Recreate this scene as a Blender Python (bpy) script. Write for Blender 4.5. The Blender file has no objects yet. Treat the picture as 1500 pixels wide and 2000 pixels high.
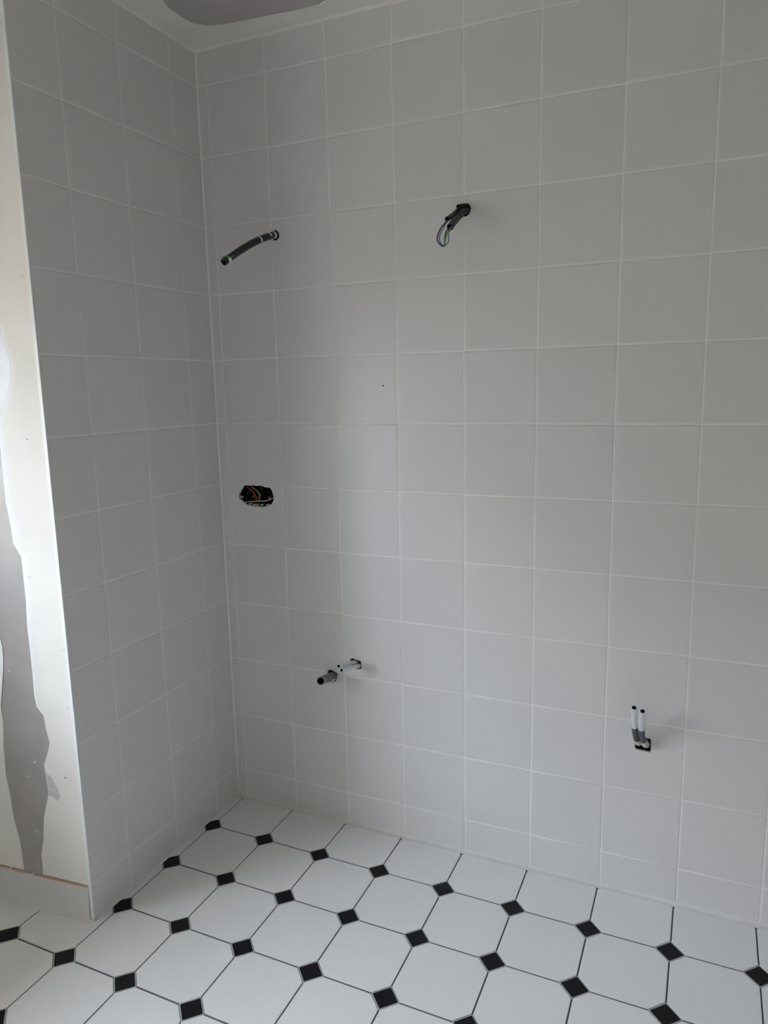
import bpy, bmesh, math, random
from mathutils import Vector, Matrix
random.seed(7)
SC = bpy.context.scene
COL = SC.collection

# ------------------------------------------------------------------ camera
cam_d = bpy.data.cameras.new('camera')
cam = bpy.data.objects.new('camera', cam_d)
COL.objects.link(cam)
RIGHT = (0.91291004, 0.40763575, -0.02069679)
DOWN = (0.05089962, -0.16400942, -0.98514473)
FWD = (-0.40497468, 0.89829506, -0.17047435)
M = Matrix(((RIGHT[0], -DOWN[0], -FWD[0], 1.452379),
            (RIGHT[1], -DOWN[1], -FWD[1], -1.927855),
            (RIGHT[2], -DOWN[2], -FWD[2], 1.408306),
            (0, 0, 0, 1)))
cam.matrix_world = M
cam_d.sensor_fit = 'VERTICAL'
cam_d.sensor_height = 24.0
cam_d.lens = 1417.555 / 2000.0 * 24.0
cam_d.clip_start = 0.02
SC.camera = cam

# ------------------------------------------------------------------ world: overcast daylight
SKY = (0.84, 0.94, 1.09)
world = bpy.data.worlds.new('world')
SC.world = world
world.use_nodes = True
bgn = world.node_tree.nodes['Background']
bgn.inputs[0].default_value = (*SKY, 1)
bgn.inputs[1].default_value = 14.0

# window opening (the daylight of the room), in the side wall left of the camera
WX = -0.50                      # inner face of the window wall
WY0, WY1 = -2.38, -1.07        # opening along y
WZ0, WZ1 = 0.82, 1.66          # sill and head
pl = bpy.data.lights.new('window_portal', 'AREA')
pl.shape = 'RECTANGLE'
pl.size = WZ1 - WZ0
pl.size_y = WY1 - WY0
pl.cycles.is_portal = True
plo = bpy.data.objects.new('window_portal', pl)
COL.objects.link(plo)
plo.location = (WX - 0.23, (WY0 + WY1) / 2, (WZ0 + WZ1) / 2)
plo.rotation_euler = (0, -math.pi / 2, 0)

SC.view_settings.view_transform = 'Standard'
SC.view_settings.look = 'None'
SC.view_settings.gamma = 1.0
SC.view_settings.use_curve_mapping = False
SC.view_settings.exposure = 0.84
SC.cycles.diffuse_bounces = 6
SC.cycles.max_bounces = 10

# ------------------------------------------------------------------ materials
def mat(name, col, rough=0.5, spec=0.5, metal=0.0, noise=0.0, nscale=8.0, bump=0.0, bscale=60.0, vary=0.0, emit=None):
    m = bpy.data.materials.new(name)
    m.use_nodes = True
    nt = m.node_tree
    b = nt.nodes['Principled BSDF']
    b.inputs['Base Color'].default_value = (*col, 1)
    b.inputs['Roughness'].default_value = rough
    b.inputs['Specular IOR Level'].default_value = spec
    b.inputs['Metallic'].default_value = metal
    tc = nt.nodes.new('ShaderNodeTexCoord')
    last = None
    if noise > 0 or vary > 0:
        n = nt.nodes.new('ShaderNodeTexNoise')
        n.inputs['Scale'].default_value = nscale
        n.inputs['Detail'].default_value = 4
        geo = nt.nodes.new('ShaderNodeNewGeometry')
        nt.links.new(geo.outputs['Position'], n.inputs['Vector'])
        mr = nt.nodes.new('ShaderNodeMapRange')
        mr.inputs['From Min'].default_value = 0.25
        mr.inputs['From Max'].default_value = 0.75
        mr.inputs['To Min'].default_value = 1 - noise
        mr.inputs['To Max'].default_value = 1 + noise
        nt.links.new(n.outputs['Fac'], mr.inputs['Value'])
        val = mr.outputs['Result']
        if vary > 0:
            oi = nt.nodes.new('ShaderNodeObjectInfo')
            m2 = nt.nodes.new('ShaderNodeMapRange')
            m2.inputs['To Min'].default_value = 1 - vary
            m2.inputs['To Max'].default_value = 1 + vary
            nt.links.new(oi.outputs['Random'], m2.inputs['Value'])
            mm = nt.nodes.new('ShaderNodeMath')
            mm.operation = 'MULTIPLY'
            nt.links.new(val, mm.inputs[0])
            nt.links.new(m2.outputs['Result'], mm.inputs[1])
            val = mm.outputs[0]
        vm = nt.nodes.new('ShaderNodeVectorMath')
        vm.operation = 'SCALE'
        vm.inputs[0].default_value = col
        nt.links.new(val, vm.inputs['Scale'])
        nt.links.new(vm.outputs['Vector'], b.inputs['Base Color'])
    if bump > 0:
        n2 = nt.nodes.new('ShaderNodeTexNoise')
        n2.inputs['Scale'].default_value = bscale
        n2.inputs['Detail'].default_value = 3
        geo2 = nt.nodes.new('ShaderNodeNewGeometry')
        nt.links.new(geo2.outputs['Position'], n2.inputs['Vector'])
        bp = nt.nodes.new('ShaderNodeBump')
        bp.inputs['Strength'].default_value = bump
        bp.inputs['Distance'].default_value = 0.002
        nt.links.new(n2.outputs['Fac'], bp.inputs['Height'])
        nt.links.new(bp.outputs['Normal'], b.inputs['Normal'])
    return m

MT = {
    'wall_tile': mat('wall_tile_glaze', (0.695, 0.687, 0.680), 0.42, 0.45, noise=0.012, nscale=5, vary=0.012, bump=0.05, bscale=14),
    'wall_grout': mat('wall_grout', (0.84, 0.825, 0.79), 0.85, 0.2, noise=0.03, nscale=30),
    'floor_tile': mat('floor_tile_white', (0.83, 0.83, 0.82), 0.38, 0.4, noise=0.012, nscale=6, vary=0.01),
    'dot_tile': mat('floor_dot_black', (0.011, 0.009, 0.012), 0.5, 0.18, noise=0.2, nscale=60, vary=0.1, bump=0.1, bscale=200),
    'floor_grout': mat('floor_grout_grey', (0.13, 0.128, 0.128), 0.9, 0.2, noise=0.15, nscale=40),
    'dot_grout': mat('inset_grout_pale_grey', (0.42, 0.415, 0.40), 0.9, 0.2, noise=0.1, nscale=60),
    'silicone': mat('silicone_white', (0.72, 0.715, 0.69), 0.6, 0.3, noise=0.03, nscale=40),
    'board': mat('gypsum_board_paper', (0.38, 0.36, 0.35), 0.30, 1.0, noise=0.07, nscale=18, bump=0.05, bscale=300),
    'board_thin': mat('thin_compound_over_board', (0.62, 0.60, 0.57), 0.6, 0.3, noise=0.12, nscale=60),
    'ceil_board': mat('ceiling_board_paper', (0.46, 0.43, 0.42), 0.8, 0.2, noise=0.04, nscale=10),
    'plaster': mat('joint_compound_cream', (0.84, 0.82, 0.77), 0.7, 0.3, noise=0.035, nscale=7, bump=0.08, bscale=50),
    'plaster_white': mat('joint_compound_white', (0.88, 0.885, 0.89), 0.6, 0.3, noise=0.02, nscale=14),
    'ceil_plaster': mat('ceiling_compound', (0.78, 0.755, 0.70), 0.8, 0.2, noise=0.05, nscale=8, bump=0.2, bscale=40),
    'bead': mat('bead_white', (0.86, 0.89, 0.87), 0.35, 0.4),
    'biscuit': mat('tile_biscuit', (0.60, 0.44, 0.34), 0.9, 0.2, noise=0.1, nscale=60),
    'paint': mat('wall_paint', (0.91, 0.88, 0.825), 0.85, 0.2, noise=0.03, nscale=4),
    'masonry': mat('masonry_dark', (0.05, 0.048, 0.045), 0.95, 0.1, noise=0.2, nscale=20),
    'conduit': mat('conduit_dark_grey', (0.035, 0.036, 0.040), 0.45, 0.4, noise=0.25, nscale=50),
    'conduit2': mat('conduit_mid_grey', (0.055, 0.055, 0.056), 0.5, 0.35, noise=0.15, nscale=50),
    'drain': mat('drain_pipe_grey', (0.19, 0.195, 0.185), 0.5, 0.35, noise=0.3, nscale=110),
    'drain_rim': mat('drain_cut_rim', (0.40, 0.40, 0.40), 0.7, 0.2),
    'pex': mat('water_pipe_white', (0.72, 0.75, 0.78), 0.3, 0.45),
    'pex_cloudy': mat('water_pipe_plaster_smeared', (0.62, 0.62, 0.58), 0.7, 0.2, noise=0.12, nscale=120),
    'tape': mat('grey_tape', (0.085, 0.09, 0.10), 0.45, 0.4),
    'black': mat('black_plastic_bore_shade', (0.006, 0.006, 0.007), 0.5, 0.3),
    'brass': mat('brass', (0.55, 0.30, 0.09), 0.4, 0.5, metal=0.8),
    'red': mat('wire_red', (0.62, 0.06, 0.07), 0.4),
    'yellowgreen': mat('wire_yellow_green', (0.42, 0.62, 0.10), 0.4),
    'green': mat('wire_green', (0.10, 0.26, 0.05), 0.4),
    'blue': mat('wire_blue', (0.015, 0.05, 0.12), 0.4),
    'whitewire': mat('wire_white', (0.62, 0.64, 0.60), 0.45),
    'greywire': mat('wire_grey_blue', (0.20, 0.235, 0.29), 0.4),
    'darkwire': mat('wire_black', (0.015, 0.02, 0.02), 0.4),
    'mark': mat('dark_mark', (0.04, 0.035, 0.03), 0.9, 0.1),
    'frame': mat('window_frame_white', (0.82, 0.82, 0.80), 0.4, 0.4),
    'light_block': mat('light_block_render', (0.30, 0.26, 0.21), 0.95, 0.1, noise=0.15, nscale=2),
    'lawn': mat('ground_gravel', (0.29, 0.235, 0.16), 0.95, 0.1, noise=0.25, nscale=1.2),
}
# thin window glass: clear with a faint mirror
g = bpy.data.materials.new('window_glass')
g.use_nodes = True
nt = g.node_tree
nt.nodes.clear()
o_ = nt.nodes.new('ShaderNodeOutputMaterial')
mx = nt.nodes.new('ShaderNodeMixShader')
tr = nt.nodes.new('ShaderNodeBsdfTransparent')
gl = nt.nodes.new('ShaderNodeBsdfGlossy')
gl.inputs['Roughness'].default_value = 0.02
mx.inputs[0].default_value = 0.06
nt.links.new(tr.outputs[0], mx.inputs[1])
nt.links.new(gl.outputs[0], mx.inputs[2])
nt.links.new(mx.outputs[0], o_.inputs[0])
MT['glass'] = g

f = mat('joint_compound_feathered', (0.84, 0.82, 0.77), 0.65, 0.3)
nt = f.node_tree
at = nt.nodes.new('ShaderNodeAttribute')
at.attribute_name = 'coat'
mc = nt.nodes.new('ShaderNodeMix')
mc.data_type = 'RGBA'
mc.inputs[6].default_value = (0.84, 0.82, 0.77, 1)
mc.inputs[7].default_value = (0.90, 0.90, 0.905, 1)
nt.links.new(at.outputs['Fac'], mc.inputs[0])
nt.links.new(mc.outputs[2], nt.nodes['Principled BSDF'].inputs['Base Color'])
MT['feather'] = f

# ------------------------------------------------------------------ helpers
def link(name, me, parent=None, loc=None):
    o = bpy.data.objects.new(name, me)
    COL.objects.link(o)
    if parent is not None:
        o.parent = parent
    if loc is not None:
        o.location = loc
    return o

def mesh(name, verts, faces, mats, idx=None, smooth=False):
    me = bpy.data.meshes.new(name)
    me.from_pydata([tuple(v) for v in verts], [], faces)
    for m in (mats if isinstance(mats, (list, tuple)) else [mats]):
        me.materials.append(MT[m])
    if idx:
        for p, i in zip(me.polygons, idx):
            p.material_index = i
    if smooth:
        for p in me.polygons:
            p.use_smooth = True
    bm = bmesh.new()
    bm.from_mesh(me)
    bmesh.ops.recalc_face_normals(bm, faces=bm.faces)
    bm.to_mesh(me)
    bm.free()
    return me

def tag(o, label=None, cat=None, group=None, kind=None):
    if label: o['label'] = label
    if cat: o['category'] = cat
    if group: o['group'] = group
    if kind: o['kind'] = kind
    return o

def empty(name, loc):
    o = bpy.data.objects.new(name, None)
    o.empty_display_size = 0.05
    COL.objects.link(o)
    o.location = loc
    return o

def box_data(x0, x1, y0, y1, z0, z1, V=None, F=None):
    V = [] if V is None else V
    F = [] if F is None else F
    b = len(V)
    V += [(x0, y0, z0), (x1, y0, z0), (x1, y1, z0), (x0, y1, z0), (x0, y0, z1), (x1, y0, z1), (x1, y1, z1), (x0, y1, z1)]
    F += [[b + i for i in f] for f in ((0, 3, 2, 1), (4, 5, 6, 7), (0, 1, 5, 4), (1, 2, 6, 5), (2, 3, 7, 6), (3, 0, 4, 7))]
    return V, F

def box(name, x0, x1, y0, y1, z0, z1, m, parent=None):
    V, F = box_data(x0, x1, y0, y1, z0, z1)
    return link(name, mesh(name, V, F, m), parent)

def ccw(poly):
    a = sum(p[0] * q[1] - q[0] * p[1] for p, q in zip(poly, poly[1:] + poly[:1]))
    return list(poly) if a > 0 else list(reversed(poly))

def inset(poly, d):
    """inset of a convex ccw polygon"""
    n = len(poly)
    lines = []
    for i in range(n):
        p, q = Vector(poly[i]), Vector(poly[(i + 1) % n])
        e = (q - p).normalized()
        nn = Vector((-e.y, e.x))
        lines.append((p + nn * d, e))
    out = []
    for i in range(n):
        (p, e), (q, h) = lines[i - 1], lines[i]
        den = e.x * h.y - e.y * h.x
        if abs(den) < 1e-9:
            out.append(tuple(q)); continue
        t = ((q.x - p.x) * h.y - (q.y - p.y) * h.x) / den
        out.append(tuple(p + e * t))
    return out

def clip(poly, a, b, c):
    """keep a*x + b*y >= c"""
    out = []
    n = len(poly)
    for i in range(n):
        p, q = poly[i], poly[(i + 1) % n]
        dp, dq = a * p[0] + b * p[1] - c, a * q[0] + b * q[1] - c
        if dp >= 0: out.append(p)
        if (dp > 0 > dq) or (dp < 0 < dq):
            t = dp / (dp - dq)
            out.append((p[0] + (q[0] - p[0]) * t, p[1] + (q[1] - p[1]) * t))
    res = []
    for p in out:
        if not res or (abs(p[0] - res[-1][0]) + abs(p[1] - res[-1][1])) > 1e-6:
            res.append(p)
    if len(res) > 1 and (abs(res[0][0] - res[-1][0]) + abs(res[0][1] - res[-1][1])) < 1e-6:
        res.pop()
    return res

def pillow(poly, back, bev, fr):
    """tile solid with softened rim; fr maps (u, v, w) to 3-D; face at w=0, back at w=-back"""
    poly = ccw(poly)
    n = len(poly)
    rings = [[(p[0], p[1], -back) for p in poly], [(p[0], p[1], -bev) for p in poly],
             [(p[0], p[1], -bev * 0.30) for p in inset(poly, bev * 0.30)],
             [(p[0], p[1], 0) for p in inset(poly, bev * 1.1)]]
    V = [fr(*v) for r in rings for v in r]
    F = [list(range(n))[::-1]]
    for k in range(3):
        for i in range(n):
            j = (i + 1) % n
            F.append([k * n + i, k * n + j, (k + 1) * n + j, (k + 1) * n + i])
    F.append([3 * n + i for i in range(n)])
    return V, F

def soft_tile(poly, back, fr):
    """glazed tile with a broad rounded rim"""
    poly = ccw(poly)
    n = len(poly)
    prof = ((0.0, -back), (0.0, -0.0019), (0.0008, -0.0010), (0.0022, -0.0004), (0.0042, -0.0001), (0.0065, 0.0), (0.0095, 0.0))
    V = [fr(p[0], p[1], w) for d, w in prof for p in (inset(poly, d) if d > 0 else poly)]
    F = [list(range(n))[::-1]]
    for k in range(len(prof) - 1):
        for i in range(n):
            j = (i + 1) % n
            F.append([k * n + i, k * n + j, (k + 1) * n + j, (k + 1) * n + i])
    F.append([(len(prof) - 1) * n + i for i in range(n)])
    return V, F

def prism(poly, w0, w1, fr):
    poly = ccw(poly)
    n = len(poly)
    V = [fr(p[0], p[1], w0) for p in poly] + [fr(p[0], p[1], w1) for p in poly]
    F = [list(range(n))[::-1], list(range(n, 2 * n))]
    for i in range(n):
        j = (i + 1) % n
        F.append([i, j, n + j, n + i])
    return V, F

def cut(o, cutters):
    """boolean difference, applied"""
    for V, F in cutters:
        me = mesh('cutter', V, F, 'black')
        c = link('cutter', me)
        md = o.modifiers.new('cut', 'BOOLEAN')
        md.operation = 'DIFFERENCE'
        md.solver = 'EXACT'
        md.object = c
        bpy.context.view_layer.update()
        dg = bpy.context.evaluated_depsgraph_get()
        new = bpy.data.meshes.new_from_object(o.evaluated_get(dg))
        o.modifiers.clear()
        o.data = new
        bpy.data.objects.remove(c)
        bpy.data.meshes.remove(me)

fr_back = lambda u, v, w: (u, -w, v)          # back wall: u=x, v=z, w out of the wall
fr_left = lambda u, v, w: (w, u, v)           # tiled return wall: u=y, v=z
fr_floor = lambda u, v, w: (u, v, w)
ANG = math.radians(5.5)
DU = Vector((-math.cos(ANG), -math.sin(ANG), 0))
DN = Vector((math.sin(ANG), -math.cos(ANG), 0))
DO = Vector((0, -0.663, 0))
def fr_dry(u, v, w):                          # plasterboard face left of the corner bead
    p = DO + DU * u + DN * w
    return (p.x, p.y, v)
fr_ceil = lambda u, v, w: (u, v, 2.40 - w)

def smooth_path(pts, n=8):
    P = [Vector(p) for p in pts]
    if len(P) == 2:
        return [P[0].lerp(P[1], i / n) for i in range(n + 1)]
    E = [P[0] * 2 - P[1]] + P + [P[-1] * 2 - P[-2]]
    out = []
    for i in range(1, len(E) - 2):
        a, b, c, d = E[i - 1:i + 3]
        for k in range(n):
            t = k / n
            out.append(0.5 * ((2 * b) + (c - a) * t + (2 * a - 5 * b + 4 * c - d) * t * t + (3 * b - a - 3 * c + d) * t ** 3))
    out.append(P[-1])
    return out

def frames(path):
    out = []
    up = None
    for i, p in enumerate(path):
        t = (path[min(i + 1, len(path) - 1)] - path[max(i - 1, 0)]).normalized()
        if up is None:
            up = Vector((0, 0, 1)) if abs(t.z) < 0.9 else Vector((0, -1, 0))
        s = t.cross(up).normalized()
        up = s.cross(t).normalized()
        out.append((p, s, up))
    return out

def tube(name, pts, r, m, parent=None, hollow=0.0, deep=0.04, n=8, seg=16, rim=None, bore=None, ridge=0.0, ridges=0, rfun=None):
    """pipe along pts; the LAST point is the open end when hollow > 0 (inner radius)"""
    path = smooth_path(pts, n)
    fs = frames(path)
    V, F, I = [], [], []
    def ring(f, rad, off=Vector((0, 0, 0))):
        b = len(V)
        for k in range(seg):
            a = 2 * math.pi * k / seg
            V.append(f[0] + off + f[1] * (rad * math.cos(a)) + f[2] * (rad * math.sin(a)))
        return b
    def band(a, b, mi):
        for k in range(seg):
            j = (k + 1) % seg
            F.append([a + k, a + j, b + j, b + k]); I.append(mi)
    prev = None
    N = len(fs)
    first = None
    for i, f in enumerate(fs):
        rr = rfun(i / (N - 1)) * r if rfun else r
        if ridge and i % 2 == 1: rr -= ridge
        b = ring(f, rr)
        if prev is not None: band(prev, b, 0)
        else: first = b
        prev = b
    F.append([first + k for k in range(seg)]); I.append(0)
    if hollow > 0:
        t = (path[-1] - path[-2]).normalized()
        b = ring(fs[-1], hollow); band(prev, b, 1); prev = b
        d = 0; i = N - 1
        while i > 0 and d < deep:
            d += (path[i] - path[i - 1]).length
            i -= 1
            b = ring(fs[i], hollow); band(prev, b, 2); prev = b
    F.append([prev + k for k in range(seg)]); I.append(2 if hollow > 0 else 0)
    ms = [m, rim or m, bore or m] if hollow > 0 else [m]
    me = mesh(name, V, F, ms, I, True)
    return link(name, me, parent)

def smear(name, pts, r, t0, t1, a0, a1, m, parent, n=8, k=10, seed=1):
    """ragged skin of dried plaster on a pipe: t range along it, a range around it (degrees)"""
    rnd = random.Random(seed)
    path = smooth_path(pts, 16)
    fs = frames(path)
    V, F = [], []
    rows = 6
    for i in range(rows + 1):
        t = t0 + (t1 - t0) * i / rows
        f = fs[min(int(t * (len(fs) - 1)), len(fs) - 1)]
        nx = fs[min(int(t * (len(fs) - 1)) + 1, len(fs) - 1)]
        c = f[0].lerp(nx[0], (t * (len(fs) - 1)) % 1.0)
        j0, j1 = rnd.uniform(-.18, .18), rnd.uniform(-.18, .18)
        for q in range(k + 1):
            a = math.radians(a0 + (a1 - a0) * (j0 + (1 - j0 + j1) * q / k))
            rr = r + (0.0009 if 0 < q < k and 0 < i < rows else -0.0004)
            V.append(c + f[1] * (rr * math.cos(a)) + f[2] * (rr * math.sin(a)))
    for i in range(rows):
        for q in range(k):
            b = i * (k + 1) + q
            F.append([b, b + 1, b + k + 2, b + k + 1])
    return link(name, mesh(name, V, F, m, None, True), parent)

# ------------------------------------------------------------------ setting
XR, YF, H = 2.62, -2.95, 2.40     # right wall, wall behind the camera, ceiling height
XC = [0.0, 0.0355, 0.2362, 0.4342, 0.6322, 0.8314, 1.0303, 1.2304, 1.4322, 1.6347, 1.8355, 2.0362, 2.2369, 2.4376, XR]
ZR = [0.0, 0.107, 0.3093, 0.5105, 0.7097, 0.9076, 1.1043, 1.3017, 1.4990, 1.6989, 1.8989, 2.0984, 2.2991, H]
YL = [0.0, -0.1224, -0.3253, -0.5244, -0.6632]

# openings broken through the back wall tiling, outlines in (x, z)
def circ(cx, cz, r, n=14, seed=0, rag=0.0, sx=1.0):
    rnd = random.Random(seed)
    return [(cx + sx * (r + rnd.uniform(-rag, rag)) * math.cos(2 * math.pi * i / n), cz + (r + rnd.uniform(-rag, rag)) * math.sin(2 * math.pi * i / n)) for i in range(n)]
SOCKET = [(0.0693, 1.0751), (0.0760, 1.0850), (0.0815, 1.092), (0.0881, 1.1022), (0.0981, 1.1049), (0.1110, 1.1038), (0.1216, 1.1052), (0.1385, 1.1040), (0.1585, 1.1048), (0.1670, 1.1022), (0.1756, 1.1005), (0.1878, 1.1003), (0.1961, 1.0921), (0.1992, 1.0801), (0.2023, 1.0672), (0.1991, 1.0572), (0.1909, 1.0469), (0.1759, 1.0396), (0.1660, 1.0385), (0.1564, 1.0363), (0.1400, 1.0380), (0.1253, 1.0372), (0.1150, 1.0395), (0.1039, 1.0390), (0.0904, 1.0455), (0.079, 1.0534), (0.0696, 1.0614)]
HOLES = {
    'conduit': circ(0.2490, 1.8545, 0.0150, 14, 3, 0.0016),
    'pair': circ(0.8345, 1.8600, 0.0172, 14, 5, 0.0010, 0.92),
    'socket': SOCKET,
    'drain': [(0.3745, 0.5175), (0.3850, 0.5215), (0.3960, 0.5170), (0.4075, 0.5140), (0.4085, 0.5000), (0.4030, 0.4860), (0.3900, 0.4790), (0.3760, 0.4800), (0.3700, 0.4950)],
    'water': [(0.4550, 0.5660), (0.4650, 0.5705), (0.4937, 0.5655), (0.4950, 0.5500), (0.4945, 0.5400), (0.4800, 0.5365), (0.4600, 0.5385)],
    'water2': [(1.3095, 0.4470), (1.3098, 0.4360), (1.3135, 0.4310), (1.3200, 0.4305), (1.3480, 0.4290), (1.3500, 0.4320), (1.3495, 0.4640), (1.3470, 0.4680), (1.3380, 0.4690), (1.3140, 0.4660)],
}
CUTS = {k: prism(v, -0.04, 0.02, fr_back) for k, v in HOLES.items()}
def bbox(poly): return (min(p[0] for p in poly), max(p[0] for p in poly), min(p[1] for p in poly), max(p[1] for p in poly))
HB = {k: bbox(v) for k, v in HOLES.items()}

wall_back = box('wall_back', -0.012, XR, 0.0011, 0.0080, -0.01, H, 'wall_grout')
cut(wall_back, list(CUTS.values()))
tag(wall_back, 'back wall clad in square off-white glazed tiles with pale grout', kind='structure')
wall_outer = box('wall_outer', -1.4, XR + 0.2, 0.11, 0.30, -0.2, H + 0.2, 'masonry')
tag(wall_outer, 'dark masonry behind the tiled back wall', kind='structure')
GAP = 0.0010
cache = {}
def wall_tiles(parent, cols, rows, fr, sign, cuts=None):
    for i in range(len(cols) - 1):
        a, b = sorted((cols[i], cols[i + 1]))
        for j in range(len(rows) - 1):
            z0, z1 = rows[j], rows[j + 1]
            w, h = round(b - a, 4), round(z1 - z0, 4)
            key = (sign, w, h)
            hit = [k for k in HB if cuts and HB[k][0] < b and HB[k][1] > a and HB[k][2] < z1 and HB[k][3] > z0]
            cu, cv = (a + b) / 2, (z0 + z1) / 2
            off = random.uniform(-0.00035, 0.00035)
            if key not in cache:
                poly = [(-w / 2 + GAP, -h / 2 + GAP), (w / 2 - GAP, -h / 2 + GAP), (w / 2 - GAP, h / 2 - GAP), (-w / 2 + GAP, h / 2 - GAP)]
                V, F = soft_tile(poly, 0.0065, fr)
                cache[key] = mesh('wall_tile', V, F, 'wall_tile')
                for p in list(cache[key].polygons)[1 + 4:]:
                    p.use_smooth = True
            me = cache[key]
            if hit:
                poly = [(-w / 2 + GAP, -h / 2 + GAP), (w / 2 - GAP, -h / 2 + GAP), (w / 2 - GAP, h / 2 - GAP), (-w / 2 + GAP, h / 2 - GAP)]
                me = mesh('wall_tile', *pillow(poly, 0.0065, 0.0019, fr), 'wall_tile')
            o = link('wall_tile', me, parent, fr(cu, cv, off))
            o.rotation_euler = tuple(math.radians(random.uniform(-0.10, 0.10)) for _ in range(3)) if not hit else (0, 0, 0)
            if hit:
                cut(o, [CUTS[k] for k in hit])
                for p in o.data.polygons:
                    p.use_smooth = False
wall_tiles(wall_back, XC, ZR, fr_back, 'b', True)
# faint dark speck on one tile
spk = link('speck', mesh('speck', *prism(circ(0.5893, 1.4105, 0.0022, 8), -0.0005, 0.0008, fr_back), 'mark'), wall_back)

# tiled return wall with its block
wall_left = box('wall_left', -0.0090, -0.0011, -0.6625, 0.0, -0.01, H, 'wall_grout')
tag(wall_left, 'shaded tiled return wall left of the corner', kind='structure')
wall_tiles(wall_left, YL, ZR, fr_left, 'l')

# plasterboard face, swung 5.5 degrees
uL = 0.60
board_poly = [fr_dry(0.0130, 0, -0.0012)[:2], fr_dry(uL, 0, -0.0012)[:2], (-0.60, 0.105), (-0.0095, 0.105), (-0.0095, -0.655)]
wall_fl = link('wall_front_left', mesh('wall_front_left', *prism(board_poly, -0.01, H, fr_floor), 'board'))
tag(wall_fl, 'unpainted grey plasterboard wall with bands of joint compound', kind='structure')
R = [(0.150, 2.236), (0.142, 2.05), (0.128, 1.82), (0.116, 1.65), (0.108, 1.5689), (0.0988, 1.5232), (0.0906, 1.481), (0.0932, 1.4508), (0.1016, 1.4243), (0.1153, 1.3939), (0.133, 1.3595), (0.1478, 1.3346), (0.1497, 1.3095), (0.1472, 1.2818), (0.1479, 1.231), (0.1482, 1.1822), (0.1488, 1.1434), (0.1421, 1.085), (0.139, 1.0364), (0.1187, 1.0044), (0.1188, 0.9672), (0.1187, 0.8933), (0.1237, 0.8179), (0.1228, 0.749), (0.1241, 0.662), (0.1257, 0.6363), (0.1218, 0.6012), (0.1027, 0.5794), (0.0993, 0.5397), (0.0919, 0.5047), (0.1002, 0.4789), (0.1192, 0.435), (0.1153, 0.3988), (0.1139, 0.3545), (0.1275, 0.3148), (0.1384, 0.2826), (0.1484, 0.2167), (0.1622, 0.1631), (0.1622, 0.1211), (0.1639, 0.1035)]
L = [(0.262, 2.30), (0.258, 1.9), (0.262, 1.5), (0.268, 1.2), (0.258, 1.0), (0.2400, 0.88), (0.2263, 0.8088), (0.2164, 0.7578), (0.2176, 0.7252), (0.222, 0.6935), (0.2317, 0.6494), (0.2461, 0.5853), (0.2439, 0.5388), (0.2527, 0.4635), (0.2562, 0.3878), (0.2498, 0.3312), (0.2459, 0.2551), (0.2351, 0.2029), (0.2317, 0.1615), (0.2316, 0.1222), (0.23, 0.1035)]
pb = [(0.0126, 0.1035), (0.0124, 0.5), (0.0121, 1.0), (0.0126, 1.5), (0.0122, 2.236), (0.03, 2.245), (0.08, 2.238)] + R
link('plaster_band', mesh('plaster_band', *prism(pb, -0.002, 0.0, fr_dry), 'plaster'), wall_fl)
lb = L + [(0.50, 0.1035), (0.50, 2.30)]
link('plaster_band', mesh('plaster_band', *prism(lb, -0.002, 0.0, fr_dry), 'plaster'), wall_fl)
def feather(edge, inner):
    """last thin coat of compound: white at its edge, fading into the cream coat"""
    V, F, W = [], [], []
    m = 5
    for e, i in zip(edge, inner):
        for k in range(m + 1):
            t = k / m
            V.append(fr_dry(e[0] + (i[0] - e[0]) * t, e[1] + (i[1] - e[1]) * t, 0.0004 * (1 - t) + (-0.0001 if k == m else 0.0001)))
            W.append(1 - t)
    for r in range(len(edge) - 1):
        for k in range(m):
            b = r * (m + 1) + k
            F.append([b, b + 1, b + m + 2, b + m + 1])
    me = mesh('plaster_feather', V, F, 'feather', None, True)
    at = me.attributes.new('coat', 'FLOAT', 'POINT')
    at.data.foreach_set('value', W)
    return link('plaster_feather', me, wall_fl)
# whiter lip where the compound was feathered out
wr = [0.010, 0.014, 0.018, 0.020, 0.022, 0.026, 0.026, 0.028, 0.030, 0.028, 0.026, 0.028, 0.030, 0.034, 0.032, 0.030, 0.024, 0.022, 0.018, 0.016, 0.014, 0.010, 0.008, 0.005]
Rs = R[4:4 + len(wr)]
feather([(u + 0.0008, z) for u, z in Rs], [(u - w, z) for (u, z), w in zip(Rs, wr)])
Ls = L[3:12]
wl = [0.010, 0.02, 0.03, 0.03, 0.035, 0.03, 0.025, 0.015, 0.006]
feather([(u - 0.0008, z) for u, z in Ls], [(u + w, z) for (u, z), w in zip(Ls, wl)])
for u, z, r in ((0.0532, 0.4105, 0.0026), (0.0618, 1.2997, 0.0018), (0.0255, 1.6773, 0.0014), (0.0996, 0.9511, 0.0016), (0.0142, 0.7668, 0.0016), (0.0325, 0.6126, 0.0012)):
    link('nail_hole', mesh('nail_hole', *prism([(u + r * 0.6 * math.cos(k), z + r * math.sin(k)) for k in (0, 1, 2, 3, 4, 5)], -0.001, 0.0004, fr_dry), 'mark'), wall_fl)
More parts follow.
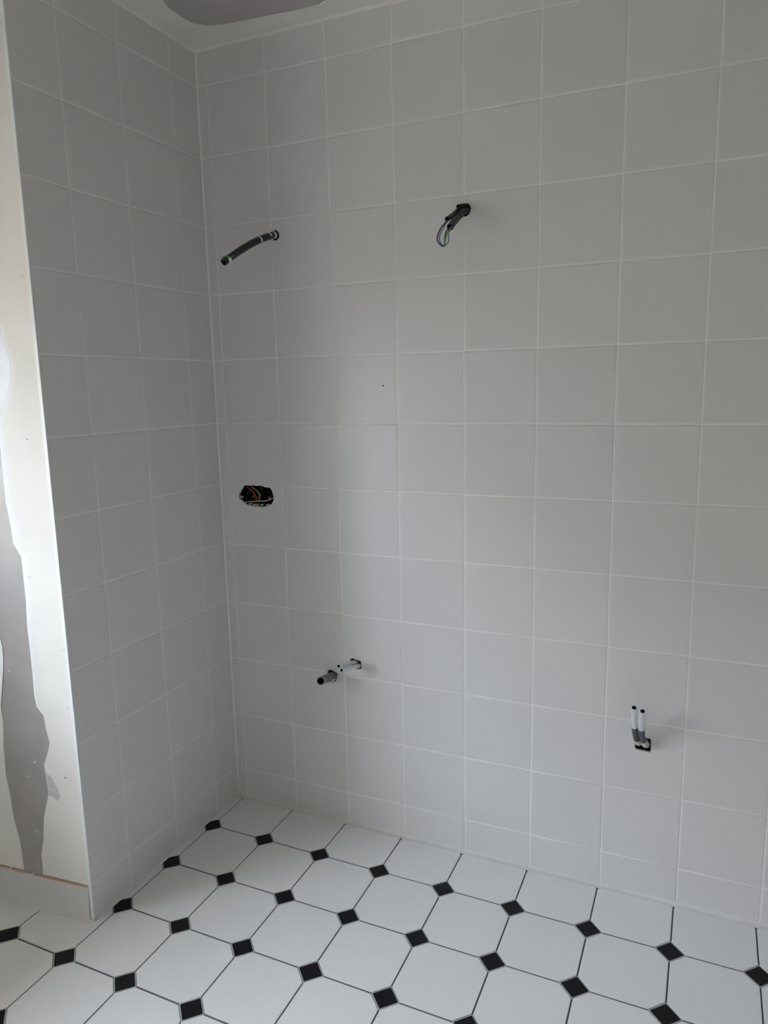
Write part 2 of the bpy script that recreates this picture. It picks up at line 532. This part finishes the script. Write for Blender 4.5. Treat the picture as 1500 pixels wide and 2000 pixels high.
for u, z, sx, sz in ((0.028, 0.612, 0.010, 0.006), (0.0352, 0.5344, 0.008, 0.002), (0.024, 0.672, 0.006, 0.002), (0.1999, 0.6916, 0.003, 0.003), (0.170, 0.235, 0.002, 0.006), (0.150, 0.440, 0.006, 0.002), (0.176, 0.395, 0.005, 0.0015)):
    rnd = random.Random(int(z * 1e4))
    pts = [(u + sx * rnd.uniform(0.5, 1) * math.cos(k * 0.785), z + sz * rnd.uniform(0.5, 1) * math.sin(k * 0.785)) for k in range(8)]
    link('plaster_crumb', mesh('plaster_crumb', *prism(pts, -0.001, 0.0012, fr_dry), 'plaster_white'), wall_fl)
# bare patch scraped through the compound
link('bare_patch', mesh('bare_patch', *prism([(0.118, 0.415), (0.098, 0.405), (0.082, 0.375), (0.076, 0.352), (0.084, 0.338), (0.100, 0.346), (0.114, 0.352)], -0.001, 0.0004, fr_dry), 'board_thin'), wall_fl)

# corner bead
bead_poly = [(-0.0102, -0.6600), (-0.0102, -0.6660), (-0.0096, -0.6668), (0.0003, -0.6668), (0.0008, -0.6663), (0.0008, -0.6648), (-0.0012, -0.6634), (-0.0088, -0.6628)]
trim_1 = link('trim_1', mesh('trim_1', *prism(bead_poly, 0.0, H, fr_floor), 'bead'))
tag(trim_1, 'white corner bead edging the tiled return wall', kind='structure')

# skirting tiles under the plasterboard
baseboard = empty('baseboard_left', fr_dry(0.2, 0, 0.0))
tag(baseboard, 'low row of off-white skirting tiles under the plasterboard', kind='structure')
bx = Matrix.Translation(-Vector(fr_dry(0.2, 0, 0.0)))
for u0, u1 in ((0.0110, 0.3550), (0.3574, 0.4990)):
    poly = [(u0, 0.002), (u1, 0.002), (u1, 0.0985), (u0, 0.0985)]
    V, F = pillow(poly, 0.006, 0.0014, lambda u, v, w: fr_dry(u, v, w + 0.0065))
    V = [bx @ Vector(v) for v in V]
    idx = [0, 0, 0, 1, 0] + [0] * 8 + [0]
    link('skirting_tile', mesh('skirting_tile', V, F, ['wall_tile', 'biscuit'], idx), baseboard)
V, F = prism([(0.0118, 0.0985), (0.499, 0.0985), (0.499, 0.1002), (0.0118, 0.1002)], -0.002, 0.0040, fr_dry)
link('mortar_edge', mesh('mortar_edge', [bx @ Vector(v) for v in V], F, 'biscuit'), baseboard)
for u, w in ((0.2744, 0.0018), (0.197, 0.0022)):
    V, F = prism([(u - w, 0.0985), (u + w, 0.0985), (u + w, 0.1030), (u - w, 0.1035)], -0.001, 0.0068, fr_dry)
    link('mortar_dab', mesh('mortar_dab', [bx @ Vector(v) for v in V], F, 'plaster'), baseboard)

# floor
floor = box('floor', -1.4, XR + 0.2, YF - 0.2, 0.12, -0.12, -0.0024, 'floor_grout')
tag(floor, 'white octagon tile floor with small black square insets and grey joints', kind='structure')
FX, FY, PX, PY = 0.0247, -0.1837, 0.2002, 0.2023
DH = 0.0325                    # half diagonal of a black inset
G = 0.0019                     # half joint
oct_full, dot_full, bed_full = [None], [None], [None]
def octagon():
    hx, hy = PX / 2 - G, PY / 2 - G - 0.0008
    c = DH + 0.0030 - G
    return [(-hx + c, -hy), (hx - c, -hy), (hx, -hy + c), (hx, hy - c), (hx - c, hy), (-hx + c, hy), (-hx, hy - c), (-hx, -hy + c)]
def dot(h=DH): return [(h, 0), (0, h), (-h, 0), (0, -h)]
def floor_piece(name, poly, cx, cy, m, store, low=0.0):
    full = poly
    P = [(p[0] + cx, p[1] + cy) for p in poly]
    dl = 0.0068
    C = clip(P, 0, -1, 0.0008)                      # stops at the back wall
    C = clip(C, 1, 0, WX + 0.001) if C else C
    C = clip(C, -1, 0, -XR + 0.001) if C else C
    C = clip(C, 0, 1, YF + 0.001) if C else C
    if len(C) < 3: return
    ymin = min(p[1] for p in C)
    xmin = min(p[0] for p in C)
    lshape = None
    if xmin < 0.0008:
        # points lying under the block left of the corner
        yl = lambda x: fr_dry(-x / math.cos(ANG), 0, dl)[1]
        ymax = max(p[1] for p in C)
        if ymin > -0.668:
            C = clip(C, 1, 0, 0.0008)
        elif ymax > yl(xmin) - 0.001:
            xmax = max(p[0] for p in C)
            if xmax <= 0.0:
                n = (-DN.x, -DN.y)
                p0 = fr_dry(0, 0, dl)
                C = clip(C, DN.x, DN.y, DN.x * p0[0] + DN.y * p0[1])
            else:
                lshape = True
    if len(C) < 3: return
    area = abs(sum(p[0] * q[1] - q[0] * p[1] for p, q in zip(C, C[1:] + C[:1]))) / 2
    if area < 2e-5: return
    same = len(C) == len(P) and all(abs(a[0] - b[0]) + abs(a[1] - b[1]) < 1e-7 for a, b in zip(C, P))
    jz = low + random.uniform(-0.0002, 0.0002) * (low == 0)
    if same and not lshape:
        if store[0] is None:
            store[0] = mesh(name, *pillow(full, 0.006, 0.0009, fr_floor), m)
        link(name, store[0], floor, (cx, cy, jz))
    else:
        o = link(name, mesh(name, *pillow([(p[0] - cx, p[1] - cy) for p in C], 0.006, 0.0007, fr_floor), m), floor, (cx, cy, jz))
        if lshape:
            q = [(0.0008, -0.668), (0.0008, 0.2), (-0.6, 0.2)] + [fr_dry(0.6, 0, dl)[:2], fr_dry(0.010, 0, dl)[:2]]
            cut(o, [prism(q, -0.05, 0.05, fr_floor)])
for i in range(-5, 14):
    for j in range(-1, 16):
        floor_piece('octagon_tile', octagon(), FX + (i + 0.5) * PX, FY - (j + 0.5) * PY, 'floor_tile', oct_full)
        if j >= 0: floor_piece('inset_grout', dot(DH + 0.0044), FX + i * PX, FY - j * PY, 'dot_grout', bed_full, -0.0007)
        if j >= 0: floor_piece('inset_tile', dot(), FX + i * PX, FY - j * PY, 'dot_tile', dot_full)

# silicone and grout fillets
def fillet(a, n=6): return [(0, 0), (a, 0)] + [(a - a * math.sin(t * math.pi / 2 / n), a - a * math.cos(t * math.pi / 2 / n)) for t in range(1, n)] + [(0, a)]
V, F = prism(fillet(0.0145), 0.0, XR, lambda u, v, w: (w, -u, v * 0.6))
trim_2 = link('trim_2', mesh('trim_2', V, F, 'silicone'))
tag(trim_2, 'white silicone bead along the foot of the back wall', kind='structure')
V, F = prism(fillet(0.0055), -0.655, 0.0, lambda u, v, w: (u, w, v))
trim_3 = link('trim_3', mesh('trim_3', V, F, 'silicone'))
tag(trim_3, 'white silicone bead along the foot of the tiled return wall', kind='structure')
V, F = prism(fillet(0.0042), 0.0, H, lambda u, v, w: (u, -v, w))
trim_4 = link('trim_4', mesh('trim_4', V, F, 'wall_grout'))
tag(trim_4, 'white sealed joint in the corner between the tiled walls', kind='structure')
V, F = prism(fillet(0.0055), 0.0, 0.499, lambda u, v, w: fr_dry(w, v, 0.0065 + u))
trim_5 = link('trim_5', mesh('trim_5', V, F, 'silicone'))
tag(trim_5, 'white silicone bead along the foot of the skirting tiles', kind='structure')

# ceiling: grey board, joint compound round the edge
ceiling = box('ceiling', -1.4, XR + 0.2, YF - 0.2, 0.12, H + 0.0012, H + 0.2, 'ceil_board')
tag(ceiling, 'grey plasterboard ceiling with a pale band of joint compound at the walls', kind='structure')
inner = [(0.150, -1.20), (0.135, -0.75), (0.122, -0.40), (0.1089, -0.2655), (0.0966, -0.2316), (0.095, -0.1724), (0.1012, -0.1285), (0.1239, -0.1042), (0.1693, -0.0911), (0.2686, -0.0791), (0.39, -0.0669), (0.4515, -0.0655), (0.4854, -0.0773), (0.56, -0.11), (0.70, -0.125), (1.0, -0.12), (1.5, -0.13), (2.0, -0.12), (2.5, -0.12)]
ring = [(XR, 0.0), (-0.001, 0.0), (-0.001, -0.68), (-0.001, -1.20)] + inner + [(XR, -0.12)]
link('plaster_band', mesh('plaster_band', *prism(ring, -0.002, 0.0012, fr_ceil), 'ceil_plaster'), ceiling)
V, F = prism(fillet(0.010), 0.0, XR, lambda u, v, w: (w, -u, H - v))
link('plaster_fillet', mesh('plaster_fillet', V, F, 'ceil_plaster'), ceiling)
V, F = prism(fillet(0.010), -0.655, 0.0, lambda u, v, w: (u, w, H - v))
link('plaster_fillet', mesh('plaster_fillet', V, F, 'ceil_plaster'), ceiling)

# rest of the room, out of view
wall_right = box('wall_right', XR, XR + 0.2, YF - 0.2, 0.12, -0.1, H + 0.1, 'paint')
tag(wall_right, 'plain plastered side wall right of the tiled wall', kind='structure')
wall_front = box('wall_front', -1.4, XR + 0.2, YF - 0.2, YF, -0.1, H + 0.1, 'paint')
tag(wall_front, 'plain plastered wall opposite the tiled back wall', kind='structure')
V, F = [], []
for a in ((WX - 0.25, WX, YF - 0.1, WY0, -0.1, H + 0.1), (WX - 0.25, WX, WY1, 0.12, -0.1, H + 0.1), (WX - 0.25, WX, WY0, WY1, -0.1, WZ0), (WX - 0.25, WX, WY0, WY1, WZ1, H + 0.1)):
    box_data(*a, V, F)
wall_window = link('wall_window', mesh('wall_window', V, F, 'paint'))
tag(wall_window, 'plain plastered wall with the window that lights the room', kind='structure')
window = empty('window_1', (WX - 0.14, (WY0 + WY1) / 2, WZ0))
tag(window, 'white framed casement window lighting the room from the left', kind='structure')
wc = Vector(window.location)
def wbox(name, x0, x1, y0, y1, z0, z1, m):
    V, F = box_data(x0 - wc.x, x1 - wc.x, y0 - wc.y, y1 - wc.y, z0 - wc.z, z1 - wc.z)
    return link(name, mesh(name, V, F, m), window)
fx0, fx1, fw = WX - 0.17, WX - 0.11, 0.045
wbox('window_frame', fx0, fx1, WY0, WY0 + fw, WZ0, WZ1, 'frame')
wbox('window_frame', fx0, fx1, WY1 - fw, WY1, WZ0, WZ1, 'frame')
wbox('window_frame', fx0, fx1, WY0 + fw, WY1 - fw, WZ0, WZ0 + fw, 'frame')
wbox('window_frame', fx0, fx1, WY0 + fw, WY1 - fw, WZ1 - fw, WZ1, 'frame')
wbox('window_pane', WX - 0.142, WX - 0.138, WY0 + fw, WY1 - fw, WZ0 + fw, WZ1 - fw, 'glass')
ground = box('ground', -60, WX - 0.26, -40, 40, -0.75, -0.70, 'lawn')
tag(ground, 'pale gravel ground outside the window', kind='structure')

wall_light_block = box('wall_light_block', -6.3, -6.0, -7.8, 12.0, -0.70, 3.25, 'light_block')  # unseen wall, added to hold down window light on the right side
tag(wall_light_block, 'unseen rendered wall added outside the window to block light', kind='structure')

# ------------------------------------------------------------------ things sticking out of the walls
def rel(pts, o): return [Vector(p) - Vector(o) for p in pts]

# long bent conduit near the corner
P = [(0.2490, 0.085, 1.858), (0.2485, 0.03, 1.857), (0.2466, -0.004, 1.8545), (0.2437, -0.045, 1.8411), (0.2356, -0.095, 1.8196), (0.2250, -0.150, 1.7899), (0.2126, -0.210, 1.7524)]
o = empty('electrical_conduit', P[2])
tag(o, 'long black bent conduit smeared with plaster, poking out near the tiled corner', 'conduit')
q = rel(P, P[2])
tube('sleeve', q, 0.0100, 'conduit', o, hollow=0.0082, deep=0.07, n=10, seg=20, ridge=0.0004)
smear('plaster_smear', q, 0.0100, 0.31, 0.365, 20, 330, 'pex_cloudy', o, seed=3)
smear('plaster_smear', q, 0.0100, 0.42, 0.445, 60, 190, 'pex_cloudy', o, seed=4)
smear('plaster_smear', q, 0.0100, 0.575, 0.600, 70, 250, 'pex_cloudy', o, seed=5)
smear('plaster_smear', q, 0.0100, 0.945, 0.975, 150, 330, 'plaster_white', o, seed=6)
e = Vector(P[-1])
w = tube('electrical_wire', [e + Vector((0.020, 0.022, 0.020)), e + Vector((0.003, 0.0035, 0.0062)), e + Vector((0.0005, -0.004, 0.0115)), e + Vector((0.009, -0.002, 0.0135)), e + Vector((0.0175, -0.001, 0.0105))], 0.0019, 'green', None, n=6, seg=8)
tag(w, 'short green wire curling over the end of the long bent conduit', 'wire')

# group of three conduits with a loop of wire
A = [(0.8395, 0.085, 1.860), (0.8385, 0.02, 1.859), (0.8360, -0.006, 1.8565), (0.8320, -0.040, 1.8376), (0.8312, -0.075, 1.8186), (0.8325, -0.115, 1.7970)]
o = empty('electrical_conduit', A[2])
tag(o, 'thickest foremost grey conduit of the upper right bundle, angled downward', 'conduit')
q = rel(A, A[2])
tube('sleeve', q, 0.0084, 'conduit2', o, hollow=0.0068, deep=0.06, n=8, seg=20, rim='conduit2')
smear('plaster_smear', q, 0.0084, 0.42, 0.50, -60, 110, 'tape', o, seed=8)
B = [(0.8240, 0.085, 1.866), (0.8235, 0.03, 1.8655), (0.8212, -0.005, 1.8610), (0.8183, -0.050, 1.8396), (0.8160, -0.090, 1.8223)]
o = tube('electrical_conduit', B, 0.0063, 'conduit', None, hollow=0.0052, deep=0.05, n=8, seg=18, rim='conduit2')
tag(o, 'thin dark conduit leaving the bundle to the left above the wire loop', 'conduit')
S = [(0.8365, 0.085, 1.8735), (0.8360, 0.03, 1.8730), (0.8325, -0.006, 1.8705), (0.8262, -0.034, 1.8625)]
o = tube('electrical_conduit', S, 0.0050, 'conduit', None, hollow=0.0040, deep=0.05, n=6, seg=16, rim='conduit2')
tag(o, 'short conduit stub tucked behind the two others under the upper tile joint', 'conduit')
w = tube('electrical_wire', [(0.8190, -0.055, 1.838), (0.8172, -0.090, 1.8193), (0.8132, -0.110, 1.8050), (0.8067, -0.115, 1.7954), (0.7977, -0.115, 1.7742), (0.8023, -0.115, 1.7615), (0.8132, -0.115, 1.7530), (0.8178, -0.115, 1.7563), (0.8192, -0.118, 1.7703), (0.8247, -0.122, 1.7864), (0.8318, -0.116, 1.7945), (0.8310, -0.095, 1.807)], 0.0017, 'blue', None, n=6, seg=8)
tag(w, 'dark blue wire looping outermost below the upper right conduits', 'wire')
w = tube('electrical_wire', [(0.8172, -0.055, 1.835), (0.8162, -0.088, 1.8195), (0.8131, -0.104, 1.8025), (0.8076, -0.108, 1.7925), (0.8014, -0.108, 1.7784), (0.8033, -0.108, 1.7646), (0.8115, -0.108, 1.7565), (0.8244, -0.110, 1.7598), (0.8279, -0.112, 1.7714), (0.8285, -0.116, 1.7830), (0.8345, -0.116, 1.7935), (0.8340, -0.095, 1.806)], 0.0016, 'greywire', None, n=6, seg=8)
tag(w, 'grey-blue wire looping inside the dark blue one', 'wire')
w = tube('electrical_wire', [(0.8325, -0.090, 1.806), (0.8335, -0.118, 1.7920), (0.8262, -0.122, 1.7800), (0.8212, -0.120, 1.7660), (0.8190, -0.119, 1.7570)], 0.0018, 'green', None, n=6, seg=8)
tag(w, 'yellow-green wire hanging straight from the thickest upper conduit', 'wire')

# socket opening: twin back box and its wires
bc = Vector((0.1360, 0.014, 1.0705))
o = empty('junction_box', bc)
tag(o, 'black twin junction box set in the oval wall opening', 'junction box')
for k, cx in enumerate((-0.0355, 0.0355)):
    V, F = [], []
    n = 24
    ro, ri, d = 0.0345, 0.0325, 0.046
    for r, y in ((ro, 0.004), (ro, d + 0.002), (ri, d), (ri, 0.004)):
        for i in range(n):
            a = 2 * math.pi * i / n
            V.append((cx + r * math.cos(a), y, r * math.sin(a)))
    for s in range(4):
        for i in range(n):
            j = (i + 1) % n
            if s == 1: continue
            F.append([s * n + i, s * n + j, ((s + 1) % 4) * n + j, ((s + 1) % 4) * n + i])
    F.append([n + i for i in range(n)])
    F.append([2 * n + i for i in range(n)])
    link('cup', mesh('cup', V, F, 'black'), o)
for x, z, y in ((0.0972, 1.0624, 0.040), (0.1602, 1.0601, 0.040), (0.1306, 1.0907, 0.036)):
    V, F = [], []
    n = 12
    for r, yy in ((0.0046, 0.004), (0.0046, -0.001), (0.0036, -0.002)):
        for i in range(n):
            a = 2 * math.pi * i / n
            V.append((x - bc.x + r * math.cos(a), y - bc.y + yy, z - bc.z + r * math.sin(a)))
    for s in range(2):
        for i in range(n):
            F.append([s * n + i, s * n + (i + 1) % n, (s + 1) * n + (i + 1) % n, (s + 1) * n + i])
    F.append([2 * n + i for i in range(n)])
    link('screw', mesh('screw', V, F, 'brass'), o)
def wire(pts, r, m, label):
    return tag(tube('electrical_wire', pts, r, m, None, n=7, seg=8), label, 'wire')
wire([(0.083, 0.034, 1.0985), (0.0880, 0.022, 1.0945), (0.107, 0.012, 1.0895), (0.1235, 0.009, 1.0765), (0.1285, 0.011, 1.0645), (0.1240, 0.017, 1.0535), (0.112, 0.028, 1.050)], 0.0016, 'red', 'red wire curving through the oval wall opening')
wire([(0.100, 0.030, 1.096), (0.1088, 0.020, 1.0940), (0.1296, 0.011, 1.0884), (0.1440, 0.009, 1.0757), (0.1415, 0.011, 1.0640), (0.1335, 0.017, 1.0560), (0.126, 0.028, 1.052)], 0.0016, 'yellowgreen', 'yellow-green wire arching beside the red one in the wall opening')
wire([(0.100, 0.036, 1.0985), (0.1090, 0.026, 1.0965), (0.1300, 0.018, 1.0905), (0.1375, 0.018, 1.0790), (0.1350, 0.022, 1.0660), (0.128, 0.032, 1.058)], 0.0014, 'blue', 'dark blue wire behind the yellow-green one in the wall opening')
wire([(0.0800, 0.022, 1.0440), (0.0880, 0.010, 1.0475), (0.1201, 0.006, 1.0520), (0.1554, 0.006, 1.0550), (0.1780, 0.007, 1.0590), (0.1905, 0.016, 1.0660), (0.193, 0.030, 1.070)], 0.0015, 'whitewire', 'pale cable lying along the bottom of the wall opening')
wire([(0.0935, 0.036, 1.0870), (0.0897, 0.026, 1.0797), (0.0840, 0.020, 1.0640), (0.0905, 0.018, 1.0540), (0.1130, 0.018, 1.0570), (0.1267, 0.024, 1.0670), (0.132, 0.034, 1.074)], 0.0013, 'tape', 'thin grey wire looping at the left of the wall opening')
rnd = random.Random(11)
for i, (x, z) in enumerate(((0.104, 1.0425), (0.121, 1.0405), (0.132, 1.0410), (0.150, 1.0420), (0.171, 1.0425), (0.0715, 1.0640))):
    pts = [(x + rnd.uniform(0.002, 0.005) * math.cos(k * 1.05), z + rnd.uniform(0.0018, 0.004) * math.sin(k * 1.05)) for k in range(6)]
    link('plaster_crumb', mesh('plaster_crumb', *prism(pts, -0.020, -0.006, fr_back), 'plaster_white'), wall_back)

# waste pipe and water pipes for the basin
D = [(0.389, 0.085, 0.485), (0.390, 0.03, 0.494), (0.3915, -0.002, 0.5005), (0.4000, -0.055, 0.5160), (0.4104, -0.110, 0.5309)]
o = empty('drain_pipe', D[2])
tag(o, 'thick grey plastic drain pipe stub sticking out of the tiled wall', 'pipe')
q = rel(D, D[2])
tube('pipe_body', q, 0.0130, 'drain', o, hollow=0.0110, deep=0.12, bore='black', n=8, seg=24, rim='drain_rim')  # black bore colour stands in for the shade inside the stub
q2 = rel([(0.390, 0.03, 0.494), (0.3910, 0.004, 0.4992), (0.3950, -0.026, 0.5075)], D[2])
tube('collar', q2, 0.0146, 'drain', o, hollow=0.0130, deep=0.002, n=5, seg=24)
smear('plaster_smear', q, 0.0146, 0.56, 0.64, 200, 265, 'plaster_white', o, seed=9)

def water_pipe(pts, r, label, cloudy=None, tape=None, mat_='pex'):
    o = empty('water_pipe', pts[2])
    tag(o, label, 'pipe')
    q = rel(pts, pts[2])
    tube('pipe_body', q, r, mat_, o, hollow=r * 0.72, deep=0.10, bore='black', n=10, seg=18)  # white pipe, bore coloured black for the shade deep inside it
    return o, q
water_pipe([(0.476, 0.085, 0.540), (0.4755, 0.04, 0.549), (0.4730, -0.002, 0.5600), (0.4684, -0.045, 0.5708), (0.4683, -0.100, 0.5830)], 0.0064, 'white water pipe, upper one of the pair above the drain pipe')
water_pipe([(0.489, 0.085, 0.533), (0.4885, 0.04, 0.541), (0.4854, -0.002, 0.5495), (0.4786, -0.045, 0.5590), (0.4774, -0.100, 0.5714)], 0.0064, 'white water pipe, lower one of the pair above the drain pipe')

# water pipes for the toilet
def taped_pipe(pts, label, t_tape, t_dirt, seed):
    o, q = water_pipe(pts, 0.0073, label)
    path = smooth_path(q, 10)
    N = len(path)
    a, b = int(t_tape[0] * (N - 1)), int(t_tape[1] * (N - 1))
    tube('tape_wrap', path[a:b + 1], 0.0077, 'tape', o, n=2, seg=18)
    a2, b2 = int(t_dirt[0] * (N - 1)), int(t_dirt[1] * (N - 1))
    rn = random.Random(seed)
    ks = [1 + rn.uniform(-0.08, 0.10) for _ in range(40)]
    tube('plaster_coat', path[a2:b2 + 1], 0.0080, 'pex_cloudy', o, n=2, seg=18, rfun=lambda t: ks[int(t * 38)])
    return o
taped_pipe([(1.3210, 0.070, 0.452), (1.3210, 0.025, 0.450), (1.3191, -0.008, 0.4560), (1.3149, -0.030, 0.4764), (1.3111, -0.052, 0.5163), (1.3107, -0.078, 0.5592), (1.3117, -0.103, 0.5953)], 'taller white water pipe with grey tape, left of the low upright pair', (0.49, 0.69), (0.17, 0.49), 1)
taped_pipe([(1.3395, 0.070, 0.449), (1.3390, 0.025, 0.447), (1.3373, -0.008, 0.4530), (1.3316, -0.030, 0.4752), (1.3283, -0.052, 0.5137), (1.3290, -0.078, 0.5526), (1.3322, -0.103, 0.5892)], 'shorter white water pipe with grey tape, right of the low upright pair', (0.49, 0.69), (0.17, 0.49), 2)
